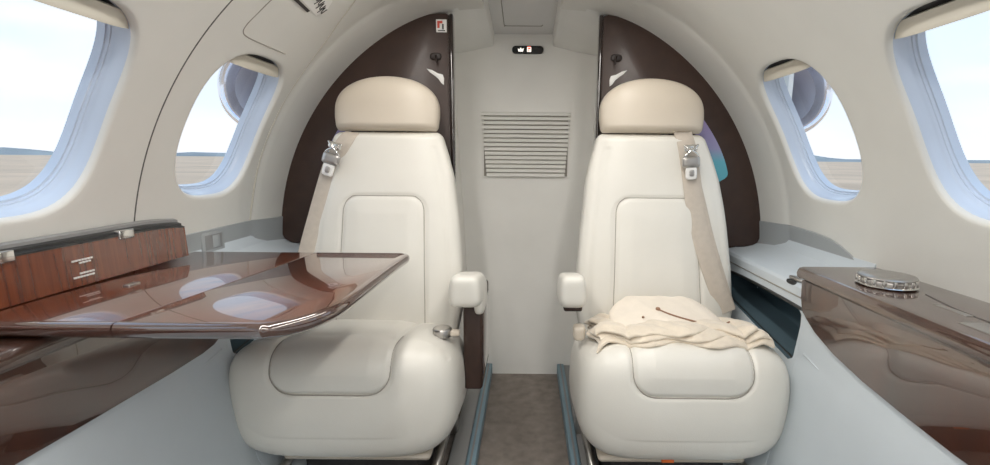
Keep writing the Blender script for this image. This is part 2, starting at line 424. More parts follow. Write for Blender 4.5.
# ---------------------------------------------------------------- partitions
def partition(side, label):
    # outline in x-z
    xin = .232 if side > 0 else -.249
    out = []
    r0 = .805
    for q in range(41):
        th = math.radians(-3 + 84 * q / 40)
        p, _ = sect(r0, th, side)
        if (p.x - xin) * side < 0: break
        out.append((p.x, min(p.z, 1.345)))
    bot = [(xin, .62), (side * .72, .612), (side * .765, .620), (side * .79, .640), (CX + side * .812, .67)] if False else None
    a = [(xin, 1.352)]; 
    poly = [(xin, .30), (xin, 1.340)] + out[::-1]
    # rounded lower outer corner
    lx, lz = out[0]
    poly = [p for p in poly if not (p[1] < .655 and abs(p[0] - lx) < .02 and p[1] > .5)]
    zb = .612
    poly = poly + [(lx - side * .002, zb + .034), (lx - side * .012, zb + .014), (lx - side * .030, zb + .003), (lx - side * .05, zb), (side * .70, zb - .0), (side * .645, .60), (side * .64, .30)]
    o = prism('partition', poly, 1, 1.585, 1.612, 'partition', None, bev=.003, sharp=30)
    tag(o, label, 'partition', 'brown partitions behind the seats')
    e = box('edge_strip', (min(xin, xin - side * .012), 1.578, .30), (max(xin, xin - side * .012), 1.618, 1.343), 'brown_edge', o, bev=.004)
    for zz in (1.0,):
        pass
    return o
pl = partition(-1, 'dark brown curved partition behind the left seat, small warning placard near its top')
pr = partition(1, 'dark brown curved partition behind the right seat, without a placard at its top')
def tint_insert(side, parent):
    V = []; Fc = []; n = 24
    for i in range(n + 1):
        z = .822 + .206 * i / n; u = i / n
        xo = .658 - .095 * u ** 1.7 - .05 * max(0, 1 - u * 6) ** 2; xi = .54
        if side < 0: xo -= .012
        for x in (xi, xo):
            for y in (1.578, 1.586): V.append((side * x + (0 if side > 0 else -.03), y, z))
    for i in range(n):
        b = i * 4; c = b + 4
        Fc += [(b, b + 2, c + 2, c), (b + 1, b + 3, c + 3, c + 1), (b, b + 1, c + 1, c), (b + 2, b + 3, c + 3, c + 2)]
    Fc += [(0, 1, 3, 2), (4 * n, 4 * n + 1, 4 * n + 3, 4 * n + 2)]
    autos(raw('coloured_insert', V, Fc, 'tint_insert', parent), 40)
tint_insert(1, pr); tint_insert(-1, pl)
box('placard', (-.290, 1.5815, 1.288), (-.257, 1.5855, 1.326), 'white', pl, bev=.0008)
def marks(parent, items, y):
    for x0, z0, x1, z1, m in items: box('print', (x0, y - .0012, z0), (x1, y, z1), m, parent, bev=0)
marks(pl, [(-.286, 1.300, -.279, 1.321, 'red'), (-.279, 1.314, -.270, 1.321, 'red'), (-.271, 1.296, -.266, 1.312, 'black'), (-.284, 1.291, -.262, 1.294, 'black')], 1.5815)
def hook(side, label):
    x = side * .285 - .008; o = empty('coat_hook', (x, 1.585, 1.215), label, 'coat hook', 'coat hooks on the partitions')
    superbox('backplate', (x, 1.581, 1.215), (.018, .004, .011), 3, 2, 8, 'hook', o)
    tube('hook_arm', spline([(x, 1.580, 1.218), (x - side * .004, 1.570, 1.208), (x - side * .006, 1.566, 1.200), (x - side * .005, 1.568, 1.194)], 6), 0.0035, 'hook', o, 8)
hook(-1, 'dark coat hook high on the left partition'); hook(1, 'dark coat hook high on the right partition')
def patch(side, label):  # partition highlight painted as a thin ragged white shape
    pts = [(-.323, 1.178), (-.306, 1.174), (-.288, 1.164), (-.272, 1.160), (-.268, 1.148), (-.269, 1.128), (-.277, 1.134), (-.286, 1.147), (-.300, 1.158), (-.312, 1.166)]
    if side > 0: pts = [(-a - .010, b) for a, b in pts]
    o = prism('highlight', pts, 1, 1.5815, 1.5855, 'white', None, bev=.0006); tag(o, label, 'highlight', 'painted white highlights on the partitions')
patch(-1, 'painted ragged white highlight on the left partition below its coat hook')
patch(1, 'painted ragged white highlight on the right partition below its coat hook')

# ---------------------------------------------------------------- bulkhead details
def louvre():
    o = empty('air_vent', (-.008, 1.985, .95), 'louvred air return grille set in the rear bulkhead', 'air vent')
    zt, zb = 1.083, .823
    wt, wb = .180, .158
    box('backing', (-.178, 1.980, zb + .004), (.162, 1.984, zt - .002), 'softseam', o, bev=0)
    n = 15
    for i in range(n):
        z = zt - (zt - zb) * (i + .5) / n; hw = wt + (wb - wt) * (i + .5) / n
        prof = [(1.983, z - .0050), (1.970, z - .0066), (1.966, z - .0048), (1.966, z + .0015), (1.972, z + .0062), (1.983, z + .0080)]
        prism('slat', prof, 0, -.008 - hw, -.008 + hw, 'bulkhead', o)
    return o
louvre()
def exit_sign():
    o = empty('exit_sign', (-.003, 1.985, 1.321), 'small black pill shaped lit sign above the bulkhead vent', 'sign')
    prism('housing', rr(-.003, 1.3215, .062, .0145, .0140, 8), 1, 1.972, 1.986, 'black', o, bev=.002)
    y = 1.972
    def q(pts, m, nm='symbol'): prism(nm, pts, 1, y - .0012, y + .0002, m, o)
    q([(-.042, 1.325), (-.034, 1.320), (-.034, 1.327), (-.030, 1.327), (-.026, 1.320), (-.022, 1.326), (-.019, 1.326), (-.022, 1.314), (-.040, 1.314)], 'exit_white')
    q([(-.006, 1.313), (.010, 1.313), (.010, 1.330), (-.006, 1.330)], 'exit_white')
    y = 1.971
    q([(-.003, 1.322), (.008, 1.322), (.008, 1.3275), (-.003, 1.3275)], 'exit_red')
    q([(-.002, 1.315), (.003, 1.315), (.003, 1.319), (-.002, 1.319)], 'exit_red')
    q([(-.004, 1.3305), (.008, 1.3305), (.008, 1.333), (-.004, 1.333)], 'exit_red')
exit_sign()

# ---------------------------------------------------------------- liner seams and PSU panels
def seamline(pts, r, m, parent, closed=False, nm='panel_gap'): return tube(nm, pts, r, m, parent, 6, closed)
WL = bpy.data.objects['wall_left']; WR = bpy.data.objects['wall_right']
seamline([surf(1.01, math.radians(a), -1, .0008) for a in range(0, 70, 2)], .0020, 'seam', WL)
def psu(side, parent):
    P = []
    for (y, a) in [(1.30, 42.6), (1.20, 42.6), (1.13, 42.7), (1.105, 43.2), (1.098, 44.5), (1.10, 47), (1.10, 52), (1.10, 58), (1.10, 64)]:
        P.append(surf(y, math.radians(a), side, .0005))
    seamline(spline(P, 6), .0017, 'softseam', parent)
psu(-1, WL)
fr = [surf(y, math.radians(a), -1, .0005) for y, a in ((1.447, 7), (1.447, 20), (1.445, 32), (1.44, 41), (1.42, 48), (1.385, 53), (1.34, 58), (1.29, 61), (1.22, 63))]
seamline(spline(fr, 8), .0022, 'shade', WL, nm='panel_bead')
# script placard and slot on the passenger service unit
o = empty('service_panel_placard', surf(1.24, math.radians(52.5), -1, -.002), 'white instruction placard with black script beside a dark slot, on the left ceiling liner', 'placard')
def onliner(u, v, off, side=-1):  # u along y (metres), v up the liner (degrees)
    return surf(u, math.radians(v), side, off)
def patchmesh(nm, quad, off0, off1, m, parent):
    V = [onliner(y, a, off0) for y, a in quad] + [onliner(y, a, off1) for y, a in quad]; n = len(quad)
    Fc = [tuple(range(n)), tuple(range(n, 2 * n))[::-1]] + [(i, (i + 1) % n, (i + 1) % n + n, i + n) for i in range(n)]
    return raw(nm, V, Fc, m, parent, smooth=False)
patchmesh('plate', [(1.165, 52.6), (1.275, 51.6), (1.29, 53.3), (1.27, 55.5), (1.165, 57)], .001, -.0015, 'white', o)
patchmesh('slot', [(1.12, 51.9), (1.235, 51.2), (1.238, 51.7), (1.12, 52.5)], .001, -.0016, 'dark', o)
for j in range(5):
    y = 1.185 + j * .02; v = 54.9 - j * .45
    tube('script', spline([onliner(y, v - .9, -.002), onliner(y + .006, v + .7, -.002), onliner(y + .010, v - .2, -.002), onliner(y + .017, v - .6, -.002), onliner(y + .020, v + .6, -.002)], 5), .0011, 'black', o, 5)

# ---------------------------------------------------------------- lower walls
def lower(side, parent, xi):
    s = side
    # forward section
    def sec(y):
        if y <= 1.085:
            return [(xi, .60), (xi, .45), (xi - s * .004, .44), (xi - s * .012, .36), (xi - s * .030, .25), (xi - s * .050, .16), (xi - s * .075, .11), (s * .44, .085), (s * .425, .07), (s * .425, -.01), (s * .9, -.01), (s * .9, .60)]
    pf = sec(0)
    f = prism('lower_panel', pf, 1, -1.6, 1.0856, 'lower', parent, bev=.003, sharp=25)
    xa = xi + s * .012
    top = [(xa, .585), (xa + s * .002, .596), (xa + s * .008, .603), (xa + s * .02, .607), (xa + s * .07, .612), (CX + s * .792, .622), (CX + s * .812, .632), (CX + s * .822, .65), (CX + s * .825, .665)]
    pa = top + [(s * .9, .665), (s * .9, -.01), (s * .425, -.01), (s * .425, .07), (s * .44, .085), (xi - s * .075, .11), (xi - s * .050, .16), (xi - s * .030, .25), (xi - s * .012, .36), (xi, .45), (xa - s * .006, .50), (xa, .57)]
    a = prism('aft_ledge', pa, 1, 1.085, 1.60, 'lower', parent, bev=0, sharp=28)
    # storage pocket cut in the aft section
    cut = [(1.535, .545), (1.12, .553), (1.095, .535), (1.085 + .012, .43), (1.115, .420), (1.50, .468), (1.535, .485)]
    c = prism('cutter', cut, 0, min(s * .60, s * .76), max(s * .60, s * .76), 'pocket', None, bev=.006)
    md = a.modifiers.new('b', 'BOOLEAN'); md.operation = 'DIFFERENCE'; md.object = c; md.solver = 'EXACT'
    a.data.materials.append(M['pocket'])
    bpy.context.view_layer.update()
    dg = bpy.context.evaluated_depsgraph_get(); me = bpy.data.meshes.new_from_object(a.evaluated_get(dg)); a.modifiers.clear(); a.data = me
    for p in me.polygons:
        if len(me.materials) > 1:
            cc = p.center
            inside = abs(cc.x) < .757 + 1e-3 and abs(cc.x) > abs(xa) + .003 and .40 < cc.z < .57 and 1.09 < cc.y < 1.55 or (abs(abs(cc.x) - .76) < 1e-3)
            p.material_index = 1 if inside else 0
    cm = c.data; bpy.data.objects.remove(c); bpy.data.meshes.remove(cm)
    autos(a, 28)
    lipx = xa - s * .004
    tube('pocket_rim', spline([(lipx + s * .003, y, z - .002) for y, z in cut], 6, True), .0045, 'rubber', parent, 8, True)
XL, XR = -.708, .645
lower(-1, WL, XL); lower(1, WR, XR)
# grey dado panels up to the trim line
def dado(side, parent):
    V = []; ys = ygrid(1.07 if side > 0 else 1.04, 1.60, 40)
    for y in ys:
        if side > 0:
            z = float(np.interp(y, [1.07, 1.10, 1.13, 1.177, 1.22, 1.26, 1.32, 1.40, 1.6], [.612, .628, .645, .672, .688, .697, .702, .704, .704]))
        else: z = .705
        tb = math.asin((.60 - ZC) / .83); te = math.asin((z - ZC) / .83)
        for j in range(7):
            V.append(surf(y, tb + (te - tb) * j / 6, side, -.004))
        V.append(surf(y, te + .002, side, .002))
    autos(raw('dado_panel', V, grid_faces(len(ys), 8), 'dado', parent), 40)
dado(1, WR); dado(-1, WL)
# latch in left dado
o = empty('wall_latch', (-.845, 1.26, .675), 'small rectangular recessed latch in the grey left wall panel behind the table', 'latch')
x = -.8425
box('bezel', (x - .004, 1.222, .646), (x + .0035, 1.312, .699), 'dado', o, bev=.002)
box('recess', (x - .003, 1.232, .653), (x + .0042, 1.302, .692), 'slab', o, bev=.001)
box('tongue', (x - .002, 1.262, .656), (x + .0062, 1.290, .689), 'dado', o, bev=.002)
tube('panel_gap', [(x + .003, 1.325, .640), (x + .003, 1.45, .637)], .0018, 'seam', WL, 6)
# latch on the right ledge
o = empty('ledge_latch', (.67, 1.17, .60), 'small chrome finger latch on the right wall ledge above the storage pocket', 'latch')
superbox('handle', (.672, 1.165, .609), (.007, .028, .005), 3, 3, 8, 'steel', o)
superbox('cup', (.663, 1.168, .600), (.006, .020, .006), 3, 3, 8, 'dark', o)
tube('panel_gap', [(.6570, y, .575 ) for y in (1.09, 1.3, 1.55)], .0018, 'softseam', WR, 6)

# ---------------------------------------------------------------- veneer consoles
def console(side, xi, label, z=.652):
    s = side; o = empty('side_console', (xi, .9, 0), label, 'side console', 'veneered consoles along the cabin walls')
    # veneer face
    dz = .0 if s > 0 else 0
    edge = [(1.086, .635), (1.083, .585), (1.074, .556), (1.055, .533), (1.02, .514), (.95, .492), (.86, .476), (.76, .466), (.66, .458), (.4, .452), (-1.2, .452), (-1.2, .635)]
    if s < 0: edge = [(1.060, .635), (1.056, .50), (1.050, .488), (1.03, .479), (.99, .474), (.9, .472), (.7, .474), (.4, .480), (-1.2, .480), (-1.2, .635)]
    else: edge = [(a, b + (.010 if b < .55 else 0)) for a, b in edge]
    prism('veneer_face', edge, 0, min(xi - s * .006, xi + s * .004), max(xi - s * .006, xi + s * .004), 'veneer', o, bev=.0015)
    tube('panel_bead', [(xi + s * .0005, y, float(np.interp(y, [-1.2, .7, .95, 1.05], [.42, .42, .435, .455]))) for y in (-1.2, 0, .5, .7, .8, .9, 1.0, 1.06)], .0028, 'lower', o, 8)
    return o
cl_ = console(-1, XL, 'glossy mahogany side panel under the folding table along the left wall')
cr_ = console(1, XR, 'glossy dark wood side console with cup holder along the right wall')
# right ledge top: rounded nosing, slightly bowed
def nosing(s, xi, z, name, parent, m):
    rings = []
    for y in [1.088, 1.085, 1.07, 1.03, .98, .92, .85, .78, .70, .6, .45, .2, -.2, -.7, -1.2]:
        bow = -.010 - .004 * math.sin(max(0, min(1, (1.07 - y) / .6)) * PI / 2)
        tk = .030 if y < 1.08 else (.026 if y > 1.086 else .029)
        x0 = xi + s * bow
        prof = [(x0 + s * .012, z), (x0 + s * .004, z - .002), (x0, z - .007), (x0 - s * .002, z - .014), (x0, z - .023), (x0 + s * .008, z - tk), (x0 + s * .02, z - tk)]
        xo = CX + s * .832
        prof = [(xo, z - .02), (xo, z)] + prof
        rings.append([(a, y, b) for a, b in prof])
    return loft(name, rings, m, parent, sharp=35)
nosing(1, XR - .006, .657, 'console_top', cr_, 'console')
box('end_cap', (.66, 1.078, .60), (.80, 1.0895, .655), 'console', cr_, bev=.003)
nosing(-1, XL + .004, .640, 'console_top', cl_, 'console')
# cup holder
cp = empty('cup_holder', (.715, .925, .658), 'round chrome cup holder lid raised on the right console top', 'cup holder')
def disc(nm, c, r, h, m, parent, n=48, bev=.003, sx=1, sy=1):
    rings = []
    for q, zz in ((r - bev, 0), (r, bev), (r, h - bev), (r - bev, h), (r * .5, h + .0005), (.001, h + .0005)):
        rings.append([(c[0] + q * sx * math.cos(2 * PI * j / n), c[1] + q * sy * math.sin(2 * PI * j / n), c[2] + zz) for j in range(n)])
    return loft(nm, rings, m, parent, sharp=50)
disc('rim', (.712, .925, .6575), .052, .006, 'chrome', cp)
disc('body', (.712, .925, .663), .046, .010, 'steel', cp)
disc('lid', (.712, .925, .673), .050, .006, 'steel', cp)
for j in range(10):
    a = math.radians(150 + j * 20); box('rib', (.712 + .047 * math.cos(a) - .003, .925 + .047 * math.sin(a) - .003, .662), (.712 + .047 * math.cos(a) + .003, .925 + .047 * math.sin(a) + .003, .675), 'chrome', cp, bev=.001)
# inlay lines and printed strip on console top
o = cr_
tube('inlay_line', spline([(.738, .86, .6574), (.715, .76, .6574), (.708, .62, .6574), (.706, .3, .6574)], 6), .0012, 'seam', o, 6)
box('maker_strip', (.700, .735, .6568), (.712, .800, .6582), 'steel', o, bev=.0005)
box('inlay_plate', (.660, .52, .6568), (.700, .705, .6582), 'steel', o, bev=.0005)

# ---------------------------------------------------------------- left table, lid
def table():
    zt = .665; o = empty('folding_table', (-.55, .9, zt), 'polished mahogany folding table extended in front of the left seat', 'table')
    xs = -.581; TH = .020
    a = [(-.822, .650), (xs - .0012, .650), (xs + .060, 1.165), (-.822, 1.165)]
    b = [(xs + .0012, .650), (-.395, .650), (-.372, .652), (-.350, .662), (-.330, .682), (-.315, .712), (-.304, .760), (-.302, .84), (-.300, .97), (-.296, 1.10), (-.294, 1.140), (-.296, 1.152), (-.304, 1.162), (-.320, 1.165), (xs + .0624, 1.165)]
    la = prism('table_leaf', a, 2, zt - TH, zt, 'table', o, bev=.0008); lb = prism('table_leaf', b, 2, zt - TH, zt, 'table', o, bev=.0008)
    # rounded edge band
    def band(path, parent, closed=False):
        rings = []; P = [Vector((x, y, 0)) for x, y in path]
        for i, p in enumerate(P):
            t = (P[min(i + 1, len(P) - 1)] - P[max(i - 1, 0)]).normalized(); nn = Vector((t.y, -t.x, 0))
            rings.append([p + nn * q + Vector((0, 0, zt + h)) for q, h in ((-.004, .0006), (.003, .0004), (.007, -.003), (.0085, -.009), (.007, -.016), (.002, -.0215), (-.004, -.022))])
        return loft('edge_band', rings, 'band', parent, sharp=50)
    band([(-.822, .650), (-.7, .650), (xs - .001, .650)], la)
    bb = [(q.x, q.y) for q in spline([(x, y, 0) for x, y in b[:-1]], 3)] + [b[-1]]
    band(bb, lb)
    for x, y in ((-.40, .70), (-.345, .74)): superbox('hinge', (x, y, zt - TH - .004), (.016, .010, .006), 4, 4, 6, 'steel', o)
    box('support_arm', (-.700, .80, zt - .040), (-.36, .835, zt - TH - .001), 'steel', o, bev=.004)
    return o
table()
def lid():
    z0, z1 = .6665, .7405
    o = empty('table_stowage_lid', (-.80, .9, z0), 'upright red mahogany stowage lid with black seal against the left wall', 'stowage lid')
    rings = []
    ys = ygrid(.30, 1.112, 16)
    for y in ys:
        x = -.799; zz = z1 + (.0 if y < 1.0 else -.008 * ((y - 1.0) / .112) ** 2)
        rings.append([(x, y, z0), (x - .003, y, zz), (x - .013, y, zz), (x - .013, y, z0)])
    loft('lid_panel', rings, 'lidwood', o, sharp=30)
    for k2, (dz, dx0, dx1, m) in enumerate(((.003, .003, .012, 'rubber'), (.010, .010, .020, 'rubber'), (.018, .018, .028, 'slab'))):
        rings = []
        for y in ys:
            zz = z1 + (.0 if y < 1.0 else -.008 * ((y - 1.0) / .112) ** 2) + dz
            rings.append([(-.799 - dx0, y, zz - .010), (-.799 - dx0, y, zz), (-.799 - dx1, y, zz + .003), (-.799 - dx1, y, zz - .010)])
        loft('seal', rings, m, o, sharp=30)
    for y in (.715, .945): box('hinge', (-.812, y - .018, z1 - .006), (-.797, y + .018, z1 + .012), 'chrome', o, bev=.002)
    # printed placard lines on the lid
    for yy, zz, l in ((.845, .712, .045), (.850, .707, .028), (.845, .682, .045), (.850, .688, .030)):
        for j in range(int(l / .006)):
            box('print', (-.7985, yy - l / 2 + j * .006, zz), (-.7965, yy - l / 2 + j * .006 + .0042, zz + .003), 'white', o, bev=0)
lid()
o = box('table_release_button', (-.727, .838, .6645), (-.715, .864, .668), 'steel', None, bev=.001)
tag(o, 'tiny metal release button set in the left part of the table top', 'button')

# ---------------------------------------------------------------- seats
def sdf_rr(x, y, hx, hy, r):
    qx = abs(x) - hx + r; qy = abs(y) - hy + r
    return math.hypot(max(qx, 0), max(qy, 0)) + min(max(qx, qy), 0) - r
def displace(o, fn):
    me = o.data; nn = [v.normal.copy() for v in me.vertices]
    for v, n_ in zip(me.vertices, nn): v.co = v.co + n_ * fn(v.co, n_)
def seloop(hw, hd, e, n):
    P = []
    for j in range(n):
        a = 2 * PI * j / n; c, s = math.cos(a), math.sin(a)
        r = (abs(c) ** e + abs(s) ** e) ** (-1 / e); P.append((hw * r * c, hd * r * s))
    return P
def yback(z): return 1.330 + (z - .43) * .222
def make_seat(cx, name, label, right=False):
    o = empty(name, (cx, 1.3, 0), label, 'aircraft seat', 'cream leather aircraft seats')
    dxb = .012 if right else .0
    # cushion
    W = .284 if not right else .262
    def warp(q):
        u = q.x / W; v = q.z / .153
        x = q.x * (1 - .07 * max(0, v) ** 2 - .14 * max(0, -v) ** 2)
        y = q.y; z = q.z
        f = max(0, -y / .19)
        z += -.055 * (y + .14) / .33 + .008 * (1 - u * u) * (1 if z > 0 else 0) * .8
        y += -.016 * (1 - v * v) * f * (1 - .4 * u * u)
        return Vector((x, y, z))
    cx0 = cx; cx += .020 if right else -.030
    cu_ = superbox('seat_cushion', (cx, 1.235, .310), (W, .19, .153), 5.0, 5, 122, 'leather', o, warp)
    def gro(p, n_):
        x = p.x - cx; t = (p.y - 1.05) - (.455 - p.z)
        if p.z < .25 or n_.y > .5: return 0
        d = sdf_rr(x, t - .235, .140, .35, .055)
        g = -.0055 * math.exp(-(d / .0055) ** 2)
        if d < 0: g += .007 * min(1, -d / .05)
        # soft valleys radiating on top, beside the inset
        g += .004 * math.sin(max(-1, min(1, d / .12)) * PI) if d > 0 else 0
        g += .0022 * math.exp(-((p.y - 1.12) / .012) ** 2) * math.sin(x * 40) * (1 if n_.z > .5 else 0)
        return g
    displace(cu_, gro)
    T = bvh(cu_)
    P = []
    for j in range(61):   # seam thread following the groove
        a = j / 60
        # U-path: down left side, round, up right
        L1 = .20
        s_path = a * (2 * L1 + .28)
        if s_path < L1: X, t = -.140, .11 - s_path
        elif s_path < L1 + .28: X, t = -.140 + (s_path - L1), -.115
        else: X, t = .140, -.115 + .025 + (s_path - L1 - .28)
        t = max(t, -.115)
        dx = abs(X) - .085; dt = -.06 - t
        if dx > 0 and dt > 0:
            l = math.hypot(dx, dt); X = math.copysign(.085 + dx / l * .055, X); t = -.06 - dt / l * .055
        # back to 3d: along ray direction (0,.7,-.7) for points
        base = Vector((cx + X, 1.05 + t / 2 - .3, .455 + t / 2 + .3))
        hit = T.ray_cast(base, Vector((0, .7071, -.7071)))
        if hit[0]: P.append(hit[0] + hit[1] * .0006)
    for _ in range(3): P = [P[0]] + [(P[i - 1] + 2 * P[i] + P[i + 1]) / 4 for i in range(1, len(P) - 1)] + [P[-1]]
    tube('piping', P, .0016, 'piping', cu_, 5)
    cx = cx0
    # base skirt strip under cushion
    box('seat_skirt', (cx - .185, 1.10, .146), (cx + .185, 1.40, .166), 'headleather', o, bev=.01)
    box('seat_base', (cx - .15, 1.14, .012), (cx + .15, 1.44, .152), 'dark', o, bev=.01)
    for s in (-1, 1):
        tube('base_rail', [(cx + s * .195, 1.02, .118), (cx + s * .195, 1.52, .118)], .0115, 'steel', o, 12)
        for y in (1.12, 1.42): box('foot', (cx + s * .195 - .012, y - .02, .038), (cx + s * .195 + .012, y + .02, .112), 'steel', o, bev=.003)
    # backrest
    zs = [.345, .347, .352, .362, .38] + ygrid(.40, .955, 110) + [.960, .965, .969, .972, .974, .9745]
    def wz(z):
        b = float(np.interp(z, [.34, .40, .46, .58, .70, .78, .84, .90, .94, .96, .975], [.205, .222, .233, .230, .219, .209, .200, .184, .171, .164, .157]))
        e = min(1, max(0, (.9748 - z) / .018)); e2 = min(1, max(0, (z - .344) / .04))
        return b - .014 * (1 - math.sqrt(max(0, 1 - (1 - e) ** 2))) - .02 * (1 - math.sqrt(max(0, 1 - (1 - e2) ** 2)))
    def dz(z):
        b = float(np.interp(z, [.34, .45, .8, .975], [.060, .058, .048, .042]))
        e = min(1, max(0, (.9748 - z) / .022)); e2 = min(1, max(0, (z - .344) / .04))
        return max(.004, b * math.sqrt(max(.01, 1 - (1 - e) ** 2)) * math.sqrt(max(.01, 1 - (1 - e2) ** 2)))
    rings = []
    NB = 220
    for z in zs:
        d = dz(z); dm = float(np.interp(z, [.34, .45, .8, .975], [.060, .058, .048, .042]))
        L = seloop(wz(z), d, 3.4, NB)
        rings.append([(cx + dxb * float(np.interp(z, [.75, .975], [1, .3])) + x, yback(z) + dm + y, z) for x, y in L])
    bk_ = loft('backrest', rings, 'leather', o)
    cb = cx + dxb
    def gb(p, n_):
        if n_.y > .2: return 0
        x = p.x - cb; hx = .119 + .010 * (.79 - p.z) / .4
        d = sdf_rr(x, p.z - .39, hx, .397, .045)
        g = -.0045 * math.exp(-(d / .005) ** 2)
        if d < 0: g += .005 * min(1, -d / .05)
        # outer bolsters
        dd = abs(x) - (wz(p.z) - .032)
        g += -.0028 * math.exp(-(dd / .009) ** 2) * (1 if p.z < .93 else 0) * .6
        return g
    displace(bk_, gb)
    T2 = bvh(bk_); P = []
    pts = [(-.129, .40), (-.128, .45), (-.124, .55), (-.121, .65), (-.119, .735), (-.1165, .755), (-.110, .771), (-.098, .782), (-.082, .787), (0, .787), (.082, .787), (.098, .782), (.110, .771), (.1165, .755), (.119, .735), (.121, .65), (.124, .55), (.128, .45), (.129, .40)]
    for q in spline([(a, b, 0) for a, b in pts], 5):
        hit = T2.ray_cast(Vector((cb + q.x, 1.0, q.y)), Vector((0, 1, 0)))
        if hit[0]: P.append(hit[0] + Vector((0, -.0002, 0)))
    tube('piping', P, .0013, 'piping', bk_, 5)
    # hard shell behind the backrest
    rings = [[(cb + x, yback(z) + .112 + y, z) for x, y in seloop(wz(z) - .012, .028, 3, 40)] for z in ygrid(.20, .93, 20)]
    loft('back_shell', rings, 'dark', o)
    # headrest
    ch_ = cx + (.006 if right else -.004)
    hz = [.9775, .979, .982, .987, .993] + ygrid(1.0, 1.136, 50) + [1.1385, 1.140, 1.1408]
    def hw(z):
        u = (z - 1.035) / .106
        top = 1 if u <= 0 else max(.0, 1 - min(1, u) ** 2.3) ** (1 / 2.1)
        e = min(1, max(0, (z - .9770) / .016)); bt = 1 - .055 * (1 - math.sqrt(max(0, 1 - (1 - e) ** 2)))
        return max(.012, .1575 * top * bt * (1 - .03 * max(0, (1.02 - z) / .04)))
    def hd(z):
        u = max(0, (z - 1.06) / .082); e = min(1, max(0, (z - .9770) / .022))
        return max(.004, .050 * math.sqrt(max(.008, 1 - min(1, u) ** 2.2)) * math.sqrt(max(.15, 1 - (1 - e) ** 2)))
    rings = [[(ch_ + x, 1.492 + (z - .98) * .12 + y, z) for x, y in seloop(hw(z), hd(z), 2.9, 96)] for z in hz]
    hr = loft('headrest', rings, 'headleather', o)
    for s in (-1, 1): tube('headrest_post', [(ch_ + s * .05, 1.50, .94), (ch_ + s * .05, 1.50, 1.0)], .006, 'steel', o, 8)
    return o, T2, cu_, bk_
SL, TL, cuL, bkL = make_seat(-.422, 'aircraft_seat', 'cream leather aircraft seat behind the folding table, on the left of the aisle')
SR, TR, cuR, bkR = make_seat(.368, 'aircraft_seat', 'cream leather aircraft seat with folded blanket on it, on the right of the aisle', True)

def strap(T, pts, wid, m, parent, nm, lift=.004, miss=.02):
    P = []
    for x, z in [(q.x, q.y) for q in spline([(a, b, 0) for a, b in pts], 5)]:
        hit = T.ray_cast(Vector((x, .9, z)), Vector((0, 1, 0)))
        y = hit[0].y if hit[0] else yback(z) + miss
        P.append([x, min(y, yback(z) + miss) - lift, z])
    for _ in range(4):
        for i in range(1, len(P) - 1): P[i][1] = (P[i - 1][1] + 2 * P[i][1] + P[i + 1][1]) / 4
    return ribbon(nm, P, (1, 0, 0), wid, .0022, m, parent), P
def buckle(x, z, y, ang, parent):
    R3 = Matrix.Rotation(ang, 3, 'Y')
    def q(dx, dz, dy=0): v = R3 @ Vector((dx, 0, dz)); return (x + v.x, y + dy, z + v.z)
    def sbx(nm, c, h, m, par, a=5):
        ob = superbox(nm, (0, 0, 0), h, a, 3, 8, m, par)
        for v in ob.data.vertices: v.co = R3 @ v.co + Vector(c)
        return ob
    b = sbx('buckle', q(0, 0), (.026, .009, .017), 'steel', parent)
    sbx('buckle_clip', q(0, .040, .001), (.019, .006, .010), 'chrome', b)
    for s in (-1, 1):
        tube('buckle_wire', spline([q(s * .020, .048, -.002), q(s * .004, .036, -.007), q(-s * .013, .024, -.006), q(-s * .020, .014, -.003)], 5), .0035, 'chrome', b, 8)
    sbx('buckle_tongue', q(0, -.032, -.001), (.0165, .005, .019), 'white', b)
    sbx('buckle_button', q(0, -.032, -.0065), (.007, .002, .009), 'steel', b)
# left belt
_, P = strap(TL, [(-.525, .972), (-.545, .94), (-.566, .905), (-.585, .87), (-.605, .80), (-.632, .70), (-.655, .60), (-.668, .50)], .046, 'belt', SL, 'shoulder_strap', miss=.02)
buckle(-.570, .893, 1.408, math.radians(18), SL)
_, P = strap(TR, [(.462, .985), (.470, .94), (.476, .90), (.482, .85), (.490, .78), (.504, .70), (.525, .62), (.552, .54), (.585, .46)], .054, 'belt', SR, 'shoulder_strap', miss=.02)
strap(TR, [(.492, .86), (.512, .78), (.530, .70), (.552, .62), (.578, .54), (.602, .47)], .022, 'belt', SR, 'lap_strap', lift=.003)
buckle(.474, .893, 1.408, math.radians(-4), SR)
# armrests
def armrest(x, y0, y1, z, parent, wd, h):
    L = y1 - y0
    def warp(q):
        u = (q.y + L / 2) / L
        return Vector((q.x * (1 - .12 * max(0, q.z / h)) + (0 if parent is SR else .004) * u, q.y, q.z * (1 - .15 * u) - .020 * u))
    return superbox('armrest', (x, (y0 + y1) / 2, z), (wd, L / 2, h), 4.5, 5, 20, 'leather', parent, warp)
armrest(-.160, 1.18, 1.345, .561, SL, .044, .046)
superbox('armrest_skirt', (-.127, 1.290, .524), (.015, .065, .044), 3.5, 4, 14, 'leather', SL)
armrest(.120, 1.18, 1.335, .563, SR, .036, .046)
box('armrest_support', (-.172, 1.25, .262), (-.120, 1.47, .525), 'partition', SL, bev=.010, seg=3)
box('support_trim', (-.1205, 1.26, .30), (-.116, 1.44, .50), 'band', SL, bev=.003)
box('armrest_support', (.100, 1.235, .495), (.150, 1.33, .535), 'partition', SR, bev=.006, seg=3)
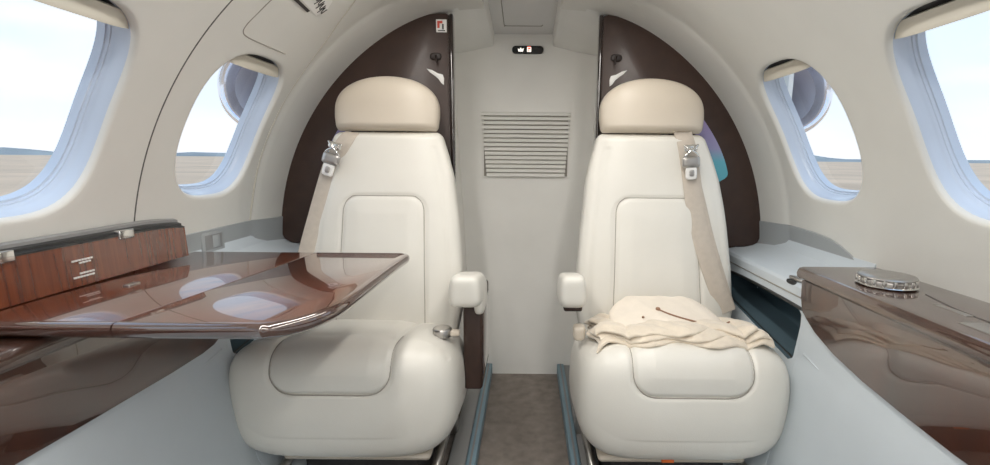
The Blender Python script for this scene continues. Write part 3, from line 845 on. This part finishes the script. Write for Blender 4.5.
# recline knob beside the left cushion
disc('recline_knob', (-.222, 1.215, .432), .025, .024, 'steel', SL)
superbox('knob_lever', (-.193, 1.215, .442), (.018, .010, .008), 4, 4, 8, 'headleather', SL)
superbox('belt_anchor', (.140, 1.22, .445), (.016, .02, .02), 4, 4, 8, 'headleather', SR)
box('pull_tab', (.335, 1.075, .166), (.365, 1.082, .186), 'orange', SR, bev=.001)

# ---------------------------------------------------------------- blanket and pouch on the right seat
TC = bvh(cuR)
def topz(x, y):
    h = TC.ray_cast(Vector((x, y, 1.0)), Vector((0, 0, -1)))
    return h[0].z if h[0] and h[0].z > .25 else .40
bl = empty('folded_blanket', (.385, 1.17, .45), 'crumpled folded cream blanket lying across the right seat cushion', 'blanket')
def noise2(x, y, s):
    return sum(math.sin(x * f * 1.3 + y * f * .7 + p + s) * a for f, a, p in ((18, .5, 0), (37, .3, 1.7), (61, .2, 4.1), (97, .12, 2.2)))
for L in range(3):
    nx, ny = 90, 36; V = []
    x0, x1 = .168 + .006 * L, .594 - .008 * L
    for i in range(nx):
        u = i / (nx - 1); x = x0 + (x1 - x0) * u
        yf = 1.088 + .010 * L + .016 * math.sin(u * 7.5 + L * .7) + .012 * math.sin(u * 17 + L) - .02 * math.exp(-((u - .30) / .14) ** 2) - .015 * math.exp(-((u - .85) / .1) ** 2)
        for j in range(ny):
            v = j / (ny - 1); y = yf + (1.305 - yf) * v
            lift = .0075 + .010 * L
            droop = math.exp(-(v / .05) ** 2) * .008
            edge = math.exp(-(min(u, 1 - u) / .03) ** 2) * .012 * 0
            V.append((x + .010 * math.sin(v * 9 + L * 2) * (1 if u < .1 else .4), y, topz(min(max(x, .16), .58), max(y, 1.09)) + lift - droop - edge + .0030 * noise2(x * 2.0, y * 3.0, L * 2.1) * (.6 + .4 * L) + .010 * math.exp(-((u - .05) / .07) ** 2) + .016 * math.exp(-((u - .95) / .06) ** 2) * (1 - v)))
    ob = raw('blanket_fold', V, grid_faces(nx, ny), 'blanket', bl, fix=False)
    md = ob.modifiers.new('s', 'SOLIDIFY'); md.thickness = .008; md.offset = 0
    md = ob.modifiers.new('u', 'SUBSURF'); md.levels = 1; md.render_levels = 1
po = empty('drawstring_pouch', (.35, 1.22, .48), 'pale cotton drawstring pouch lying on the folded blanket', 'pouch')
def pw(q):
    u = q.x / .165; v = q.y / .075
    pinch = 1 - .35 * abs(u) ** 4 * abs(v) ** 2
    z = q.z * (.45 + .55 * (1 - u * u * .55)) * (1 + .12 * v) + .004 * noise2(q.x * 1.6, q.y * 2, 3) - .018 * max(0, u) ** 2 + .020 * v
    return Vector((q.x * pinch, q.y * pinch, z))
pp = superbox('pouch_body', (.368, 1.215, .484), (.150, .080, .026), 3.2, 5, 26, 'pouch', po, pw)
TP = bvh(pp)
def onp(x, y):
    h = TP.ray_cast(Vector((x, y, 1)), Vector((0, 0, -1))); return (x, y, (h[0].z if h[0] else .49) + .0015)
tube('drawstring', spline([onp(x, y) for x, y in ((.345, 1.212), (.37, 1.195), (.40, 1.180), (.44, 1.170), (.48, 1.168), (.52, 1.178))], 6), .0022, 'cord', po, 6)
superbox('cord_knot', onp(.345, 1.213), (.006, .006, .005), 2.5, 2.5, 5, 'cord', po)
superbox('cord_knot', onp(.30, 1.185), (.0035, .0035, .003), 2.5, 2.5, 5, 'cord', po)

# ---------------------------------------------------------------- floor rails
for sgn, x in ((-1, -.155), (1, .145)):
    o = empty('floor_rail', (x, 1.4, 0), 'blue edged floor rail beside the %s seat along the aisle' % ('left' if sgn < 0 else 'right'), 'floor rail', 'seat rails along the aisle')
    box('rail_cover', (x - .014, .3, .0), (x + .014, 1.915, .046), 'rail', o, bev=.004)
    a, b = sorted((x + sgn * .0145, x + sgn * .066))
    box('rail_slab', (a, .3, .0), (b, 1.915, .040), 'slab', o, bev=.003)
    box('rail_groove', (x - .003, .3, .0455), (x + .003, 1.91, .0472), 'slab', o, bev=0)

# ---------------------------------------------------------------- added fill light strips, out of view, to brighten the cabin
for sgn, nm in ((-1, 'left'), (1, 'right')):
    th = math.radians(70); V = []
    ys = ygrid(-1.45, 1.33, 12)
    for y in ys:
        for a in (68, 70, 72):
            p = surf(y, math.radians(a), sgn, -.004); V.append(p)
    o = raw('fill_strip', V, grid_faces(len(ys), 3), 'fill_light')
    tag(o, 'long warm fill light strip added unseen along the %s side of the ceiling' % nm, 'fill light', 'added fill lights')
